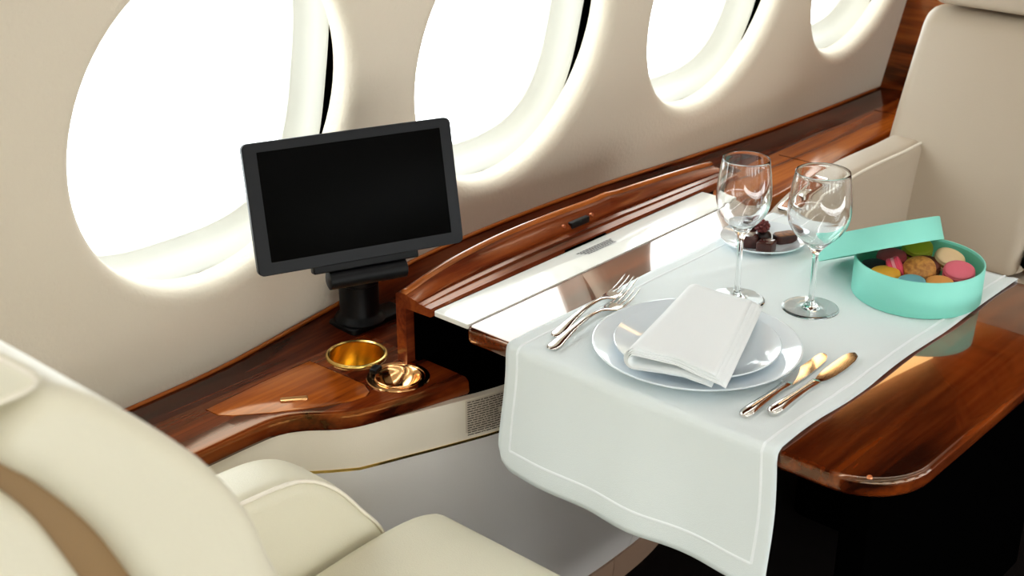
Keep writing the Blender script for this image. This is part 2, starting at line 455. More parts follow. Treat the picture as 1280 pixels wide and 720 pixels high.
# lid panel set into the left top
LID = [(0.941, 1.391), (0.943, 1.366), (0.955, 1.350), (0.997, 1.316), (1.05, 1.281), (1.087, 1.264), (1.108, 1.259), (1.121, 1.265), (1.131, 1.285), (1.130, 1.34), (1.128, 1.398), (1.04, 1.397)]
LIDs = []
for i in range(len(LID)): LIDs.append(LID[i])
CUP = (1.186, 1.362); ASH = (1.177, 1.266)
c1 = soft_prism('cutter', inset(LIDs, -0.0012), 'z', CZ - 0.004, CZ + 0.02, 0, None)
c2 = lathe_obj('cutter', [(0, 0.02), (0.0405, 0.02), (0.0405, -0.06), (0, -0.06)], (*CUP, CZ), None)
c3 = lathe_obj('cutter', [(0, 0.02), (0.0395, 0.02), (0.0395, -0.06), (0, -0.06)], (*ASH, CZ), None)
cut(top, [c1, c2, c3])
lid = soft_prism('storage_lid', LIDs, 'z', CZ - 0.0038, CZ + 0.0006, 0.0003, 'wood_lit', con, r2=0.0008, n=2)
# latch of the lid: recessed finger tab in polished metal
lt = soft_prism('latch', rrect(-0.019, 0.019, -0.0055, 0.0055, 0.003), 'z', 0.0, 0.0032, 0, 'rosegold', lid, r2=0.0015, T=Matrix.Translation((1.037, 1.324, CZ + 0.0002)) @ Matrix.Rotation(R(-38), 4, 'Z'))
# cup holder
cupo = lathe_obj('cup_holder', [(0.0, -0.052), (0.034, -0.052), (0.0375, -0.050), (0.0385, -0.045), (0.0388, 0.001), (0.0445, 0.0022), (0.0450, 0.0008), (0.0445, -0.0004), (0.0400, -0.0006), (0.0396, -0.052), (0.036, -0.0545), (0.0, -0.0545)], (*CUP, CZ), 'gold', con, 64)
lathe_obj('rim', [(0.0395, 0.0022), (0.0415, 0.0038), (0.0438, 0.0032), (0.0444, 0.0022)], (*CUP, CZ), 'gold', cupo, 64)
# ashtray: polished bowl with stepped rim and a black hinge tab
ash = lathe_obj('ashtray', [(0.0, -0.024), (0.008, -0.022), (0.020, -0.014), (0.028, -0.004), (0.0300, 0.0015), (0.0320, 0.0030), (0.0330, 0.0022), (0.0335, 0.0006), (0.0370, 0.0006), (0.0378, 0.0018), (0.0440, 0.0020), (0.0448, 0.0006), (0.0440, -0.0004), (0.0385, -0.0006), (0.0385, -0.028), (0.0, -0.030)], (*ASH, CZ), 'rosegold', con, 64)
bbox('hinge_tab', -0.009, 0.009, -0.006, 0.006, 0.0, 0.008, 'plastic', ash, 0.002, T=Matrix.Translation((1.1665, 1.3005, CZ + 0.001)) @ Matrix.Rotation(R(20), 4, 'Z'))
# rear ledge strip that climbs to the wall, with an orange bead on its edge
ZJ = smoothfun([(0.2, 0.578), (0.6, 0.580), (0.89, 0.583), (1.038, 0.587), (1.154, 0.601), (1.296, 0.620), (1.44, 0.640), (1.643, 0.645), (1.909, 0.638), (2.253, 0.617), (2.631, 0.601), (3.029, 0.595)], 0, 1)
yw = lambda z: 1.47 - 0.2 * (z - 0.73)
secs = []
for x in xs(0.30, 2.995, 80):
    z = ZJ(x); ye = yw(z) - 0.003; P = [(YB + 0.0008, CZ - 0.0005), (YB + 0.006, CZ + (0.0015 if z > 0.6 else -0.001)), (YB + (ye - YB) * 0.5, CZ + (z - CZ) * 0.4), (ye, z), (ye, z - 0.03), (YB + 0.0008, CZ - 0.027)]
    secs.append([(x, *p) for p in P])
V, F = loft(secs); build('back_ledge', V, F, 'wood_dark', con, 50)
V, F = tube([(x, yw(ZJ(x)) - 0.006, ZJ(x) + 0.002) for x in xs(0.30, 2.99, 70)], 0.0035, 8)
build('edge_bead', V, F, 'wood_edge', con, 180)
# seam across the far top and a thin chrome line
bbox('panel_joint', 2.38, 2.3822, 1.30, 1.395, CZ - 0.001, CZ + 0.0004, 'black', con, 0)
bbox('panel_joint', 2.80, 2.8022, 1.31, 1.405, CZ - 0.001, CZ + 0.0004, 'black', con, 0)
# front panels
def skin(name, zt, zb, off_t, off_b, m, xa, xb, n=90, th=0.012):
    secs = []
    for x in xs(xa, xb, n):
        f = FP(x); P = []
        for k in range(7):
            t = k / 6; P.append((f + off_t + (off_b - off_t) * t * t, zt + (zb - zt) * t))
        P += [(P[-1][0] + th, zb), (f + off_t + th, zt)]
        secs.append([(x, *p) for p in P])
    V, F = loft(secs); return build(name, V, F, m, con, 40)
skin('upper_panel', 0.5735, 0.5115, 0.003, 0.000, 'panel', 0.30, 2.98)
skin('trim_strip', 0.5115, 0.5075, -0.001, -0.001, 'gold', 0.30, 2.98)
skin('lower_panel', 0.5075, 0.108, 0.000, 0.065, 'panel2', 0.30, 1.646)
skin('lower_panel', 0.5075, 0.108, 0.000, 0.065, 'panel2', 1.648, 2.98)
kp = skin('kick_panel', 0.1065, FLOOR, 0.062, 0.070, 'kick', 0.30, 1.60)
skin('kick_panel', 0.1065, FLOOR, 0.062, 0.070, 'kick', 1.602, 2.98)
# bay under the table top: pocket with its deep shade put into the black colour
bay = []
bay.append(boxvf(1.243, 1.98, 1.30, 1.304, 0.40, 0.60))
bay.append(boxvf(1.243, 1.98, 1.215, 1.304, 0.40, 0.404))
bay.append(boxvf(1.242, 1.2435, 1.215, 1.304, 0.40, 0.572))
bay.append(boxvf(1.978, 1.984, 1.265, 1.304, 0.40, 0.60))
build('table_bay', *merge(*bay), 'black', con, 0)
# hood moulding behind the table
HH = smoothfun([(1.20, 0.007), (1.228, 0.011), (1.27, 0.020), (1.34, 0.029), (1.43, 0.034), (1.55, 0.033), (1.70, 0.027), (1.83, 0.019), (1.93, 0.011), (1.975, 0.006)], 0, 1)
secs = []; HX = xs(1.214, 1.968, 60)
for x in HX:
    h = HH(x) + 0.0025 * math.exp(-((x - 1.665) / 0.02) ** 2); z = 0.700; yo = 0.004 * (1 - HH(x) / 0.034)
    P = [(1.305, 0.601), (1.305, z + h - .004), (1.300, z + h), (1.284, z + h + 0.001), (1.278, z + h - 0.0015), (1.2755, z + h * 0.86), (1.262, z + h * 0.58), (1.2605, z + h * 0.50), (1.2615, z + h * 0.40),
         (1.2500, z + h * 0.34), (1.2485, z + h * 0.22), (1.236, z + h * 0.10 + .001), (1.2335, z + 0.0005), (1.2335, z - 0.009), (1.237, z - 0.011), (1.286, z - 0.012), (1.286, 0.601)]
    secs.append([(x, *p) for p in P])
V, F = loft(secs); hood = build('table_hood', V, F, 'wood_hood', con, 25)
V, F = tube([(x, 1.289, 0.7005 + HH(x) + 0.0025 * math.exp(-((x - 1.665) / 0.02) ** 2)) for x in HX], 0.006, 8)
build('hood_rail', V, F, 'wood_edge', con, 180)
zl = 0.700 + HH(1.57) * 0.6
bbox('latch_plate', 1.548, 1.592, 1.2600, 1.2680, zl - 0.0045, zl + 0.006, 'plastic', con, 0.0012)
for xx in (1.536, 1.604):
    lathe_obj('screw', [(0, 0.002), (0.003, 0.0015), (0.0035, 0), (0.0035, -0.004), (0, -0.004)], None, 'copper', con, 16, T=Matrix.Translation((xx, 1.2655, zl + 0.003)) @ Matrix.Rotation(R(60), 4, 'X'))
bbox('finger_pull', 1.50, 1.60, 1.2330, 1.2345, 0.6925, 0.7025, 'black', con, 0.0005)
# placard with many lines of small print, on the curved panel under the table
def onpanel(x, z, d): return (x, FP(x) + 0.0015 - d, z)
cols = xs(1.226, 1.330, 10)
V = [onpanel(x, z, 0.0006) for x in cols for z in (0.5135, 0.5722)]; F = [(2 * i, 2 * i + 1, 2 * i + 3, 2 * i + 2) for i in range(len(cols) - 1)]
pl = build('placard', V, F, 'placard', con, 60)
V, F = [], []
for r_ in range(15):
    z = 0.5700 - r_ * 0.0037; x = 1.2285
    while x < 1.327:
        wl = random.uniform(0.003, 0.010)
        if not (r_ in (6, 7) and x > 1.275):
            o = len(V); V += [onpanel(x, z, 0.001), onpanel(x + wl, z, 0.001), onpanel(x + wl, z - 0.0016, 0.001), onpanel(x, z - 0.0016, 0.001)]; F.append((o, o + 1, o + 2, o + 3))
        x += wl + 0.0011
build('small_print', V, F, 'print2', pl, 0)

# ================================================================== table
tab = empty('folding_table', (1.53, 1.0, FLOOR), 'high-gloss mahogany fold-out table with rounded corner, pulled out from the side ledge', 'table')
TX0, TX1, TY0, TY1, TZ = 1.208, 1.850, 0.532, 1.166, 0.700
P = rrect(TX0, TX1, TY0, TY1, 0.08, 10, (0.012, 0.012, 0.085, 0.085))
# rrect order: (x1,y1),(x0,y1),(x0,y0),(x1,y0)
soft_prism('tabletop', P, 'z', TZ - 0.026, TZ, 0.010, 'wood_table', tab, n=5, r2=0.006, smooth=60)
soft_prism('slide_plate', rrect(1.216, 1.862, 1.1665, 1.2325, 0.004), 'z', TZ - 0.008, TZ - 0.0006, 0.001, 'ivory', tab, n=3, r2=0.001)
bbox('support_rail', 1.34, 1.37, 0.70, 1.28, TZ - 0.048, TZ - 0.0265, 'black', tab, 0.002)
bbox('support_rail', 1.66, 1.69, 0.70, 1.28, TZ - 0.048, TZ - 0.0265, 'black', tab, 0.002)
bbox('under_table_shade', 1.30, 1.83, 0.60, 0.64, 0.26, TZ - 0.0265, 'black', tab, 0.004)  # added black block; stands in for the deep shade under the table
lathe_obj('screw', [(0, 0.0016), (0.0026, 0.0014), (0.0034, 0.0002), (0.0034, -0.001), (0, -0.001)], (1.226, 0.573, TZ), 'copper', tab, 16)
V, F = [], []
for r_ in range(4):
    y = 1.2155 - r_ * 0.0042; x = 1.505 + 0.004 * r_
    while x < 1.585:
        wl = random.uniform(0.003, 0.007); o = len(V)
        V += [(x, y, TZ + .0003), (x + wl, y, TZ + .0003), (x + wl, y - 0.0022, TZ + .0003), (x, y - 0.0022, TZ + .0003)]; F.append((o, o + 1, o + 2, o + 3)); x += wl + 0.0012
build('small_print', V, F, 'print', tab, 0)

# ---- runner cloth over the table
CY0, CY1 = 0.676, 1.087
DROP0, DROP1 = 0.170, 0.12
rr_ = 0.008
ctop = TZ + 0.0015
LEN_TOP = (TX1 + 0.002) - (TX0 - 0.002)
CREASES = [(1.50, 1.050, 1.84, 0.905, 0.0030, 0.009), (1.60, 0.70, 1.845, 0.690, 0.0014, 0.006), (1.50, 0.80, 1.83, 0.90, 0.0012, 0.010), (1.22, 0.72, 1.50, 0.690, 0.0014, 0.007), (1.23, 1.00, 1.40, 1.070, 0.0016, 0.009), (1.21, 0.80, 1.26, 0.70, 0.0016, 0.010)]
def cloth_pt(s, t):
    """s: metres along the runner, 0 = where the top starts (near edge); t: 0..1 across"""
    y = CY0 + (CY1 - CY0) * t
    wav = noise.noise(Vector((s * 7, t * 3.1, 1.7)))
    if s < 0:
        q = -s; arc = rr_ * math.pi / 2
        if q < arc:
            a = q / rr_; x = TX0 - 0.002 + rr_ - rr_ * math.sin(a) - 0.000; z = ctop - rr_ + rr_ * math.cos(a)
            x = TX0 - 0.0025 + rr_ - rr_ * math.sin(a)
        else:
            g = (q - arc) / DROP0
            x = TX0 - 0.0025 - 0.016 * g * g - 0.007 * g * (0.5 + 0.5 * math.sin(t * 17 + 0.2)) - 0.006 * g * wav - 0.001
            z = ctop - rr_ - (q - arc)
            y += 0.004 * g * math.sin(s * 30 + t * 5) - (0.012 * g if t < 0.05 else 0.012 * g * max(0, 1 - t * 3)) + 0.004 * g * max(0, t * 3 - 2)
        return Vector((x, y, z))
    if s <= LEN_TOP - rr_:
        x = TX0 - 0.0025 + rr_ + s
        z = ctop + 0.0017 * max(0, noise.noise(Vector((x * 9 + y * 4, y * 13 - x * 3, 0.3)))) + 0.0006 * max(0, noise.noise(Vector((x * 30, y * 26, 4.0))))
        for (xa_, ya_, xb_, yb_, am, wd_) in CREASES:
            ex, ey = xb_ - xa_, yb_ - ya_; l2 = ex * ex + ey * ey; u = ((x - xa_) * ex + (y - ya_) * ey) / l2
            if 0 < u < 1: z += am * math.sin(math.pi * u) * math.exp(-(((x - xa_) * ey - (y - ya_) * ex) / math.sqrt(l2) / wd_) ** 2)
        y += 0.0016 * math.sin(s * 25) * (1 if t < 0.5 else 0.4) * (abs(t - 0.5) * 2)
        if t < 0.02: z += 0.0012 * (1 + math.sin(s * 30))
        return Vector((x, y, z))
    q = s - (LEN_TOP - rr_); arc = rr_ * math.pi / 2
    if q < arc:
        a = q / rr_; return Vector((TX1 + 0.0025 - rr_ + rr_ * math.sin(a), y, ctop - rr_ + rr_ * math.cos(a)))
    g = (q - arc) / DROP1
    return Vector((TX1 + 0.0035 + 0.004 * g, y, ctop - rr_ - (q - arc)))
SA, SB = -(DROP0 + rr_ * math.pi / 2), (LEN_TOP - rr_) + rr_ * math.pi / 2 + DROP1
ss = xs(SA, -rr_ * math.pi / 2, 26) + xs(-rr_ * math.pi / 2, 0, 6)[1:] + xs(0, LEN_TOP - rr_, 80)[1:] + xs(LEN_TOP - rr_, LEN_TOP - rr_ + rr_ * math.pi / 2, 6)[1:] + xs(LEN_TOP - rr_ + rr_ * math.pi / 2, SB, 12)[1:]
NT = 60
def corner(s, t):
    # the two hanging near corners are rounded
    return s
V = []; F = []
for s in ss:
    for j in range(NT + 1):
        t = j / NT
        s2 = s
        if s < 0:
            ed = min(t * (CY1 - CY0), (1 - t) * (CY1 - CY0)); cr = 0.028 if t > 0.5 else 0.004
            if ed < cr: s2 = s * (1 - (1 - math.sqrt(max(0, 1 - (1 - ed / cr) ** 2))) * cr / DROP0 * min(1, -s / DROP0))
        V.append(tuple(cloth_pt(s2, t)))
for i in range(len(ss) - 1):
    for j in range(NT): F.append((i * (NT + 1) + j, i * (NT + 1) + j + 1, (i + 1) * (NT + 1) + j + 1, (i + 1) * (NT + 1) + j))
run = empty('table_runner', (1.5, 0.88, TZ), 'white linen table runner hanging over the near edge of the mahogany table', 'tablecloth')
cl = build('cloth', V, F, 'cloth', run, 180)
md = cl.modifiers.new('thick', 'SOLIDIFY'); md.thickness = 0.0011; md.offset = 1.0
def ribbon(pairs, wdt, lift=0.0022):
    V, F = [], []
    pts = [cloth_pt(s, t) for s, t in pairs]
    for i, (s, t) in enumerate(pairs):
        e = 1e-3; n = (cloth_pt(s + e, t) - cloth_pt(s - e, t)).cross(cloth_pt(s, t + e) - cloth_pt(s, t - e)).normalized()
        if (n.z < 0 and s > -0.005) or (s <= -0.005 and n.x > 0): n = -n
        if s > LEN_TOP and n.x < 0: n = -n
        d = (pts[min(i + 1, len(pts) - 1)] - pts[max(i - 1, 0)]).normalized(); sd = d.cross(n).normalized() * wdt / 2
        V += [tuple(pts[i] + sd + n * lift * 0.55), tuple(pts[i] + n * lift), tuple(pts[i] - sd + n * lift * 0.55)]
    for i in range(len(pairs) - 1):
        F += [(3 * i, 3 * i + 1, 3 * i + 4, 3 * i + 3), (3 * i + 1, 3 * i + 2, 3 * i + 5, 3 * i + 4)]
    return V, F
ti = 0.020 / (CY1 - CY0); sb = SA + 0.028; se = SB - 0.028
pr = [(s, ti) for s in xs(sb, -rr_ * 1.7, 14) + xs(-rr_ * 1.6, 0, 8) + xs(0.004, LEN_TOP - rr_, 80)]
pl_ = [(s, 1 - ti) for s in xs(sb, -rr_ * 1.7, 14) + xs(-rr_ * 1.6, 0, 8) + xs(0.004, LEN_TOP - rr_, 80)]
pb = [(sb, t) for t in xs(ti, 1 - ti, 50)]
build('hem_stitch', *merge(ribbon(pr, 0.004), ribbon(pl_, 0.004), ribbon(pb, 0.004)), 'stitch', run, 180, recalc=False)

# ================================================================== place setting
ZC = TZ + 0.0036
PC = (1.345, 0.885)
def plate(name, r, c, z, label, foot=0.62, h=0.016):
    k = r
    prof = [(0, 0.0015), (foot * k - .004, 0.0015), (foot * k - .002, 0.0), (foot * k + .001, 0.0), (foot * k + .003, 0.002), (0.72 * k, 0.004), (0.985 * k, h - 0.0018), (0.998 * k, h - 0.0008), (k, h), (0.99 * k, h + 0.0008), (0.975 * k, h + 0.0002), (0.74 * k, 0.0070), (0.66 * k, 0.0045), (0.60 * k, 0.0038), (0, 0.0036)]
    o = lathe_obj(name, prof, (*c, z), 'china', None, 96, smooth=50)
    return tag(o, label, 'plate')
plate('charger_plate', 0.134, PC, ZC, 'large white china plate lying directly on the runner beneath a smaller plate')
ZP = ZC + 0.0046
plate('dinner_plate', 0.1065, (PC[0] - 0.004, PC[1] - 0.003), ZP, 'medium white china plate stacked on the larger plate, carrying the folded napkin', h=0.0165)
# napkin: four plies folded into a loose loop on the window side
zn = ZP + 0.0176
A0, A1 = Vector((1.243, 0.842)), Vector((1.446, 0.912))
ax = (A1 - A0); LN = ax.length; ax.normalize(); ay = Vector((-ax.y, ax.x))      # ay points to the window
def napsec(k, wdt):
    th = 0.0021; pts = []
    Rk = 0.0145 - k * th; cu = wdt / 2 - 0.0145; cz = 0.0147
    topz = 0.0172 - k * th; botz = 0.0002 + k * th
    e0 = -wdt / 2 + 0.020 + 0.003 * k                       # lower run ends in a hidden fold
    e1 = -wdt / 2 + (0.015, 0.010, 0.005, 0.0)[k]           # upper plies step out towards the aisle
    for i in range(13):
        t = i / 12; u = e0 + (cu - e0) * t; pts.append((u, botz + (cz - Rk - botz) * t ** 3))
    for i in range(1, 12):
        a = R(-90 + 180 * i / 12); pts.append((cu + Rk * math.cos(a), cz + Rk * math.sin(a)))
    for i in range(17):
        t = i / 16; u = cu + (e1 - cu) * t; sag = (1 - t) ** 1.5
        pts.append((u, topz + (cz + Rk - topz) * sag - (0.0004 * (k + 1) if t > 0.95 else 0)))
    return pts
V, F = [], []
for k in range(4):
    base = len(V); NA = 18; m_ = None
    for i in range(NA + 1):
        q = i / NA; along = LN * q - 0.002 * k * (1 if q < 0.1 else 0); wd = 0.132 - 0.026 * q
        sec_ = napsec(k, wd); m_ = len(sec_)
        for (u, zz) in sec_:
            skew = -0.030 * (0.5 - u / 0.13) * (1 - q) * 0.0 + 0.012 * (u / 0.06) * (q - 0.5) * 0
            al = along + (0.022 * (-u / 0.066) * (1 - q) * -1.0 if u < 0 else -0.010 * (1 - q) * (u / 0.066))
            p = A0 + ax * al + ay * u
            fl = 0.0012 * noise.noise(Vector((q * 4, u * 30, k * 0.3)))
            V.append((p.x, p.y, zn + zz * (1 - 0.12 * q) + max(-zz * 0.5, fl)))
    for i in range(NA):
        for j in range(m_ - 1): F.append((base + i * m_ + j, base + i * m_ + j + 1, base + (i + 1) * m_ + j + 1, base + (i + 1) * m_ + j))
nap = build('napkin', V, F, 'napkin', None, 180)
md = nap.modifiers.new('thick', 'SOLIDIFY'); md.thickness = 0.0012; md.offset = 0
tag(nap, 'white linen napkin folded into a loose roll on top of the stacked plates', 'napkin')

# ---- cutlery
def ell_sec(x, hw, ht, y, z, n=12): return [(x, y + hw * math.cos(2 * math.pi * k / n), z + ht * math.sin(2 * math.pi * k / n)) for k in range(n)]
def place(V, p0, p1, z, T0=0.0):
    d = Vector((p1[0] - p0[0], p1[1] - p0[1])); a = math.atan2(d.y, d.x)
    T = Matrix.Translation((p0[0], p0[1], z)) @ Matrix.Rotation(a, 4, 'Z')
    return [tuple(T @ Vector(v)) for v in V]
def fork(p0, p1, label, grp):
    Lh = (Vector(p1) - Vector(p0)).length
    st = [(0.0, .001, .0006, .0030), (0.002, .0058, .0016, .0030), (0.008, .0086, .0022, .0032), (0.016, .0092, .0024, .0040), (0.028, .0080, .0024, .0062), (0.05, .0058, .0023, .0098), (0.08, .0042, .0022, .0128), (0.105, .0034, .0022, .0130), (0.125, .0034, .0021, .0112), (0.138, .0050, .0017, .0085), (0.147, .0090, .0013, .0062), (0.156, .0118, .0011, .0044), (0.167, .0124, .0010, .0036), (0.172, .0124, .0009, .0036)]
    sc = Lh / 0.216
    parts = [loft([ell_sec(x * sc, hw, ht, 0, z) for x, hw, ht, z in st])]
    for k in range(4):
        y0 = -0.0106 + 0.00707 * k
        tn = [(0.170, .0018, .0009, .0036), (0.180, .0015, .0009, .0042), (0.195, .0013, .0009, .0070), (0.208, .0011, .0008, .0112), (0.216, .0004, .0005, .0145)]
        parts.append(loft([ell_sec(x * sc, hw, ht, y0, z, 8) for x, hw, ht, z in tn]))
    V, F = merge(*parts)
    o = build('fork', place(V, p0, p1, ZC), F, 'silver', None, 60); return tag(o, label, 'fork', grp)
fork((1.222, 1.028), (1.432, 1.052), 'silver fork lying close beside the stacked plates', 'forks beside the plates')
fork((1.254, 1.048), (1.461, 1.078), 'silver fork along the window-side hem of the runner, beside the other fork', 'forks beside the plates')
def knife(p0, p1, kind, label):
    e = empty('knife', (p0[0], p0[1], ZC), label, 'knife', 'knives beside the plates')
    st = [(0.0, .002, .002, .0050), (0.002, .0060, .0040, .0050), (0.007, .0082, .0048, .0052), (0.018, .0086, .0050, .0054), (0.035, .0074, .0046, .0052), (0.06, .0058, .0040, .0048), (0.085, .0052, .0036, .0045), (0.100, .0062, .0036, .0043), (0.107, .0066, .0030, .0040), (0.1085, .0060, .0022, .0038)]
    V, F = loft([ell_sec(x, hw, ht, 0, z, 16) for x, hw, ht, z in st])
    h = build('handle', place(V, p0, p1, ZC), F, 'silver', e, 60)
    if kind == 0:
        bl = [(0.106, -.0050, .0085), (0.112, -.0075, .0088), (0.14, -.0090, .0088), (0.17, -.0086, .0085), (0.195, -.0070, .0080), (0.206, -.0030, .0066), (0.2095, .0000, .0040)]
    else:
        bl = [(0.106, -.0030, .0032), (0.112, -.0042, .0045), (0.122, -.0078, .0068), (0.14, -.0100, .0082), (0.165, -.0104, .0088), (0.19, -.0088, .0086), (0.204, -.0050, .0068), (0.2095, .0000, .0030)]
    secs = []
    for x, a, b in bl:
        z = 0.0032; secs.append([(x, y_, z + 0.055 * y_ + h_) for y_, h_ in ((a, -.0002), ((a + b) / 2, -.0006), (b, -.0008), (b, .0008), ((a + b) / 2, .0006), (a, .0002))])
    V, F = loft(secs); build('blade', place(V, p0, p1, ZC), F, 'silver', e, 30)
knife((1.236, 0.744), (1.444, 0.754), 0, 'silver dinner knife with straight broad blade, next to the plates')
knife((1.264, 0.7235), (1.474, 0.727), 1, 'silver butter knife with rounded waisted blade, next to the runner hem')

# ---- wine glasses
def wineglass(c, h, rb, stem, rmax, rrim, label):
    zb = stem; H = h - zb
    out = [(0.0, 0.0), (rb - .001, 0.0), (rb, 0.0008), (rb - .0006, 0.0016), (rb * .7, 0.0022), (rb * .35, 0.0036), (0.0072, 0.0070), (0.0046, 0.0150), (0.0038, 0.030), (0.0036, stem * .62), (0.0042, stem * .86), (0.0066, stem * .96)]
    bowl = [(0.012, 0.02), (0.45, 0.10), (0.74, 0.21), (0.92, 0.33), (0.995, 0.45), (1.0, 0.52)]
    for q, t in bowl[1:]: out.append((rmax * q, zb + H * t))
    for t in (0.62, 0.72, 0.82, 0.91, 0.97, 1.0):
        u = (t - 0.52) / 0.48; out.append((rmax + (rrim - rmax) * u ** 1.55, zb + H * t))
    th = 0.0010
    inn = [(rrim - th * .5, h + 0.0004)]
    for t in (0.97, 0.91, 0.82, 0.72, 0.62):
        u = (t - 0.52) / 0.48; inn.append((rmax + (rrim - rmax) * u ** 1.55 - th, zb + H * t))
    for q, t in bowl[::-1][:-1]: inn.append((rmax * q - th * 1.2, zb + H * t + 0.0012 * (1 - t)))
    inn += [(rmax * 0.2, zb + H * 0.055), (0.0, zb + H * 0.048)]
    prof = catmull([(r, z) for r, z in out], 3, closed=False) + catmull(inn, 3, closed=False)
    prof = [(max(0, r), z) for r, z in prof]
    o = lathe_obj('wine_glass', prof, (*c, ZC), 'glass', None, 64, smooth=80)
    return tag(o, label, 'wine glass', 'wine glasses on the runner')
wineglass((1.520, 0.939), 0.206, 0.0372, 0.100, 0.0375, 0.0318, 'clear wine glass with slim tall bowl, between the napkin and the chocolates')
wineglass((1.563, 0.847), 0.198, 0.0372, 0.088, 0.0425, 0.0360, 'clear wine glass with broad bowl, beside the mint green box')

# ---- chocolates on the little plate
DC = (1.722, 1.024)
plate('dessert_plate', 0.066, DC, ZC, 'little white china plate holding chocolates at the far end of the runner', h=0.011)
M['choc'] = mat('dark_chocolate', (56, 22, 16), 0.32, mottle=(90, (76, 34, 26)), bump=(160, 0.0006))
M['choc_top'] = mat('chocolate_glaze', (70, 40, 36), 0.12, coat=0.5)
M['choc_dark'] = mat('bitter_chocolate', (30, 12, 10), 0.35)
M['praline'] = mat('tan_praline', (150, 96, 52), 0.5, mottle=(140, (92, 52, 26)), bump=(200, 0.0008))
M['berry'] = mat('cocoa_dusted_red', (120, 42, 40), 0.5, mottle=(260, (84, 26, 26)))
ZD = ZC + 0.0040
def bonbon(c, sx, sy, h, rot, label, topm='choc_top', rad=0.003, tilt=0):
    T = Matrix.Translation((c[0], c[1], c[2] if len(c) > 2 else ZD)) @ Matrix.Rotation(R(rot), 4, 'Z') @ Matrix.Rotation(R(tilt), 4, 'Y')
    e = empty('chocolate', (c[0], c[1], ZD), label, 'chocolate', 'chocolates on the little plate')
    soft_prism('body', rrect(-sx, sx, -sy, sy, rad), 'z', 0, h, 0.001, 'choc', e, r2=0.0016, n=3, T=T)
    soft_prism('topping', rrect(-sx + .0014, sx - .0014, -sy + .0014, sy - .0014, max(rad - .001, .0006)), 'z', h - .0004, h + .0009, 0, topm, e, r2=0.0008, n=2, T=T)
bonbon((1.690, 0.999), 0.0130, 0.0120, 0.0155, 12, 'square dark chocolate with glossy flat top at the rim of the little plate')
bonbon((1.692, 1.029), 0.0125, 0.0120, 0.0175, 30, 'square dark chocolate behind the wine glass stem, against the round truffle')
bonbon((1.742, 0.998), 0.0185, 0.0110, 0.0130, -28, 'oblong dark chocolate topped with tan praline', 'praline', 0.0075)
bonbon((1.742, 1.050), 0.0125, 0.0125, 0.0150, 48, 'plain black chocolate at the window side behind the truffle', 'choc_dark')
tr = lathe_obj('truffle', [(0, 0)] + [(0.0138 * math.sin(R(a)), 0.0105 - 0.0105 * math.cos(R(a)) if a < 90 else 0.0105 - 0.0090 * math.cos(R(a))) for a in range(30, 180, 15)] + [(0, 0.0195)], (1.7165, 1.0225, ZD), 'choc_dark', None, 24)
tag(tr, 'round dark truffle beneath the red berry chocolate', 'chocolate', 'chocolates on the little plate')
bm = bmesh.new()
for i in range(34):
    ph = math.acos(1 - 2 * (i + 0.5) / 34); th = i * 2.39996
    c = Vector((math.sin(ph) * math.cos(th) * 0.0105, math.sin(ph) * math.sin(th) * 0.0095, math.cos(ph) * 0.0080))
    bmesh.ops.create_icosphere(bm, subdivisions=1, radius=0.0030, matrix=Matrix.Translation(c + Vector((1.7105, 1.0205, ZD + 0.0285))))
bmesh.ops.create_uvsphere(bm, u_segments=16, v_segments=10, radius=0.0095, matrix=Matrix.Translation((1.7105, 1.0205, ZD + 0.0285)) @ Matrix.Diagonal((1, 0.92, 0.8, 1)))
o = from_bm('berry_chocolate', bm, 'berry', None, 180)
tag(o, 'bumpy reddish berry-shaped chocolate crowning the heap on the little plate', 'chocolate', 'chocolates on the little plate')

# ---- macaron box
BC = (1.706, 0.763); BR = 0.0885; BH = 0.053
box = empty('macaron_box', (*BC, ZC), 'open round mint green card box filled with macarons', 'box')
lathe_obj('box_body', [(0, 0), (BR - .001, 0), (BR, .001), (BR, BH - .0005), (BR - .0005, BH), (BR - .0019, BH), (BR - .0023, BH - .0005), (BR - .0023, 0.020), (0, 0.020)], (*BC, ZC), 'mint', box, 96, smooth=50)
lathe_obj('lining', [(BR - .0027, BH - .004), (BR - .0029, BH - .0036), (BR - .0029, 0.0204), (0, 0.0204), (0, 0.0200)], (*BC, ZC), 'mint_in', box, 96, smooth=50)
# the lid leans on the rim, far side down
fw = Vector((math.cos(R(41.8)) * math.cos(R(23.9)), math.sin(R(41.8)) * math.cos(R(23.9)), -math.sin(R(23.9))))
LC = Vector((1.724, 0.836, 0.7605))
vdir = (LC - Vector((0, 0, 1.5))).normalized()
side_ = vdir.cross(Vector((0, 0, 1))).normalized(); upv = side_.cross(vdir).normalized()
ca, sa = math.cos(R(16.5)), math.sin(R(16.5))
lx = side_ * ca + upv * sa; lz = upv * ca - side_ * sa
lz = (lz + vdir * 0.02).normalized(); ly = lz.cross(lx).normalized(); lx = ly.cross(lz)
TL = Matrix.Translation(LC) @ Matrix((lx, ly, lz)).transposed().to_4x4()
LR = 0.0880
lido = lathe_obj('box_lid', [(0, 0.0165), (LR - .001, 0.0165), (LR, 0.0155), (LR, -0.0165), (LR - .0018, -0.0165), (LR - .0018, 0.0148), (0, 0.0148)], None, 'mint', None, 96, T=TL, smooth=50)
tag(lido, 'round mint green lid leaning tilted against the rim of the macaron box', 'box lid')
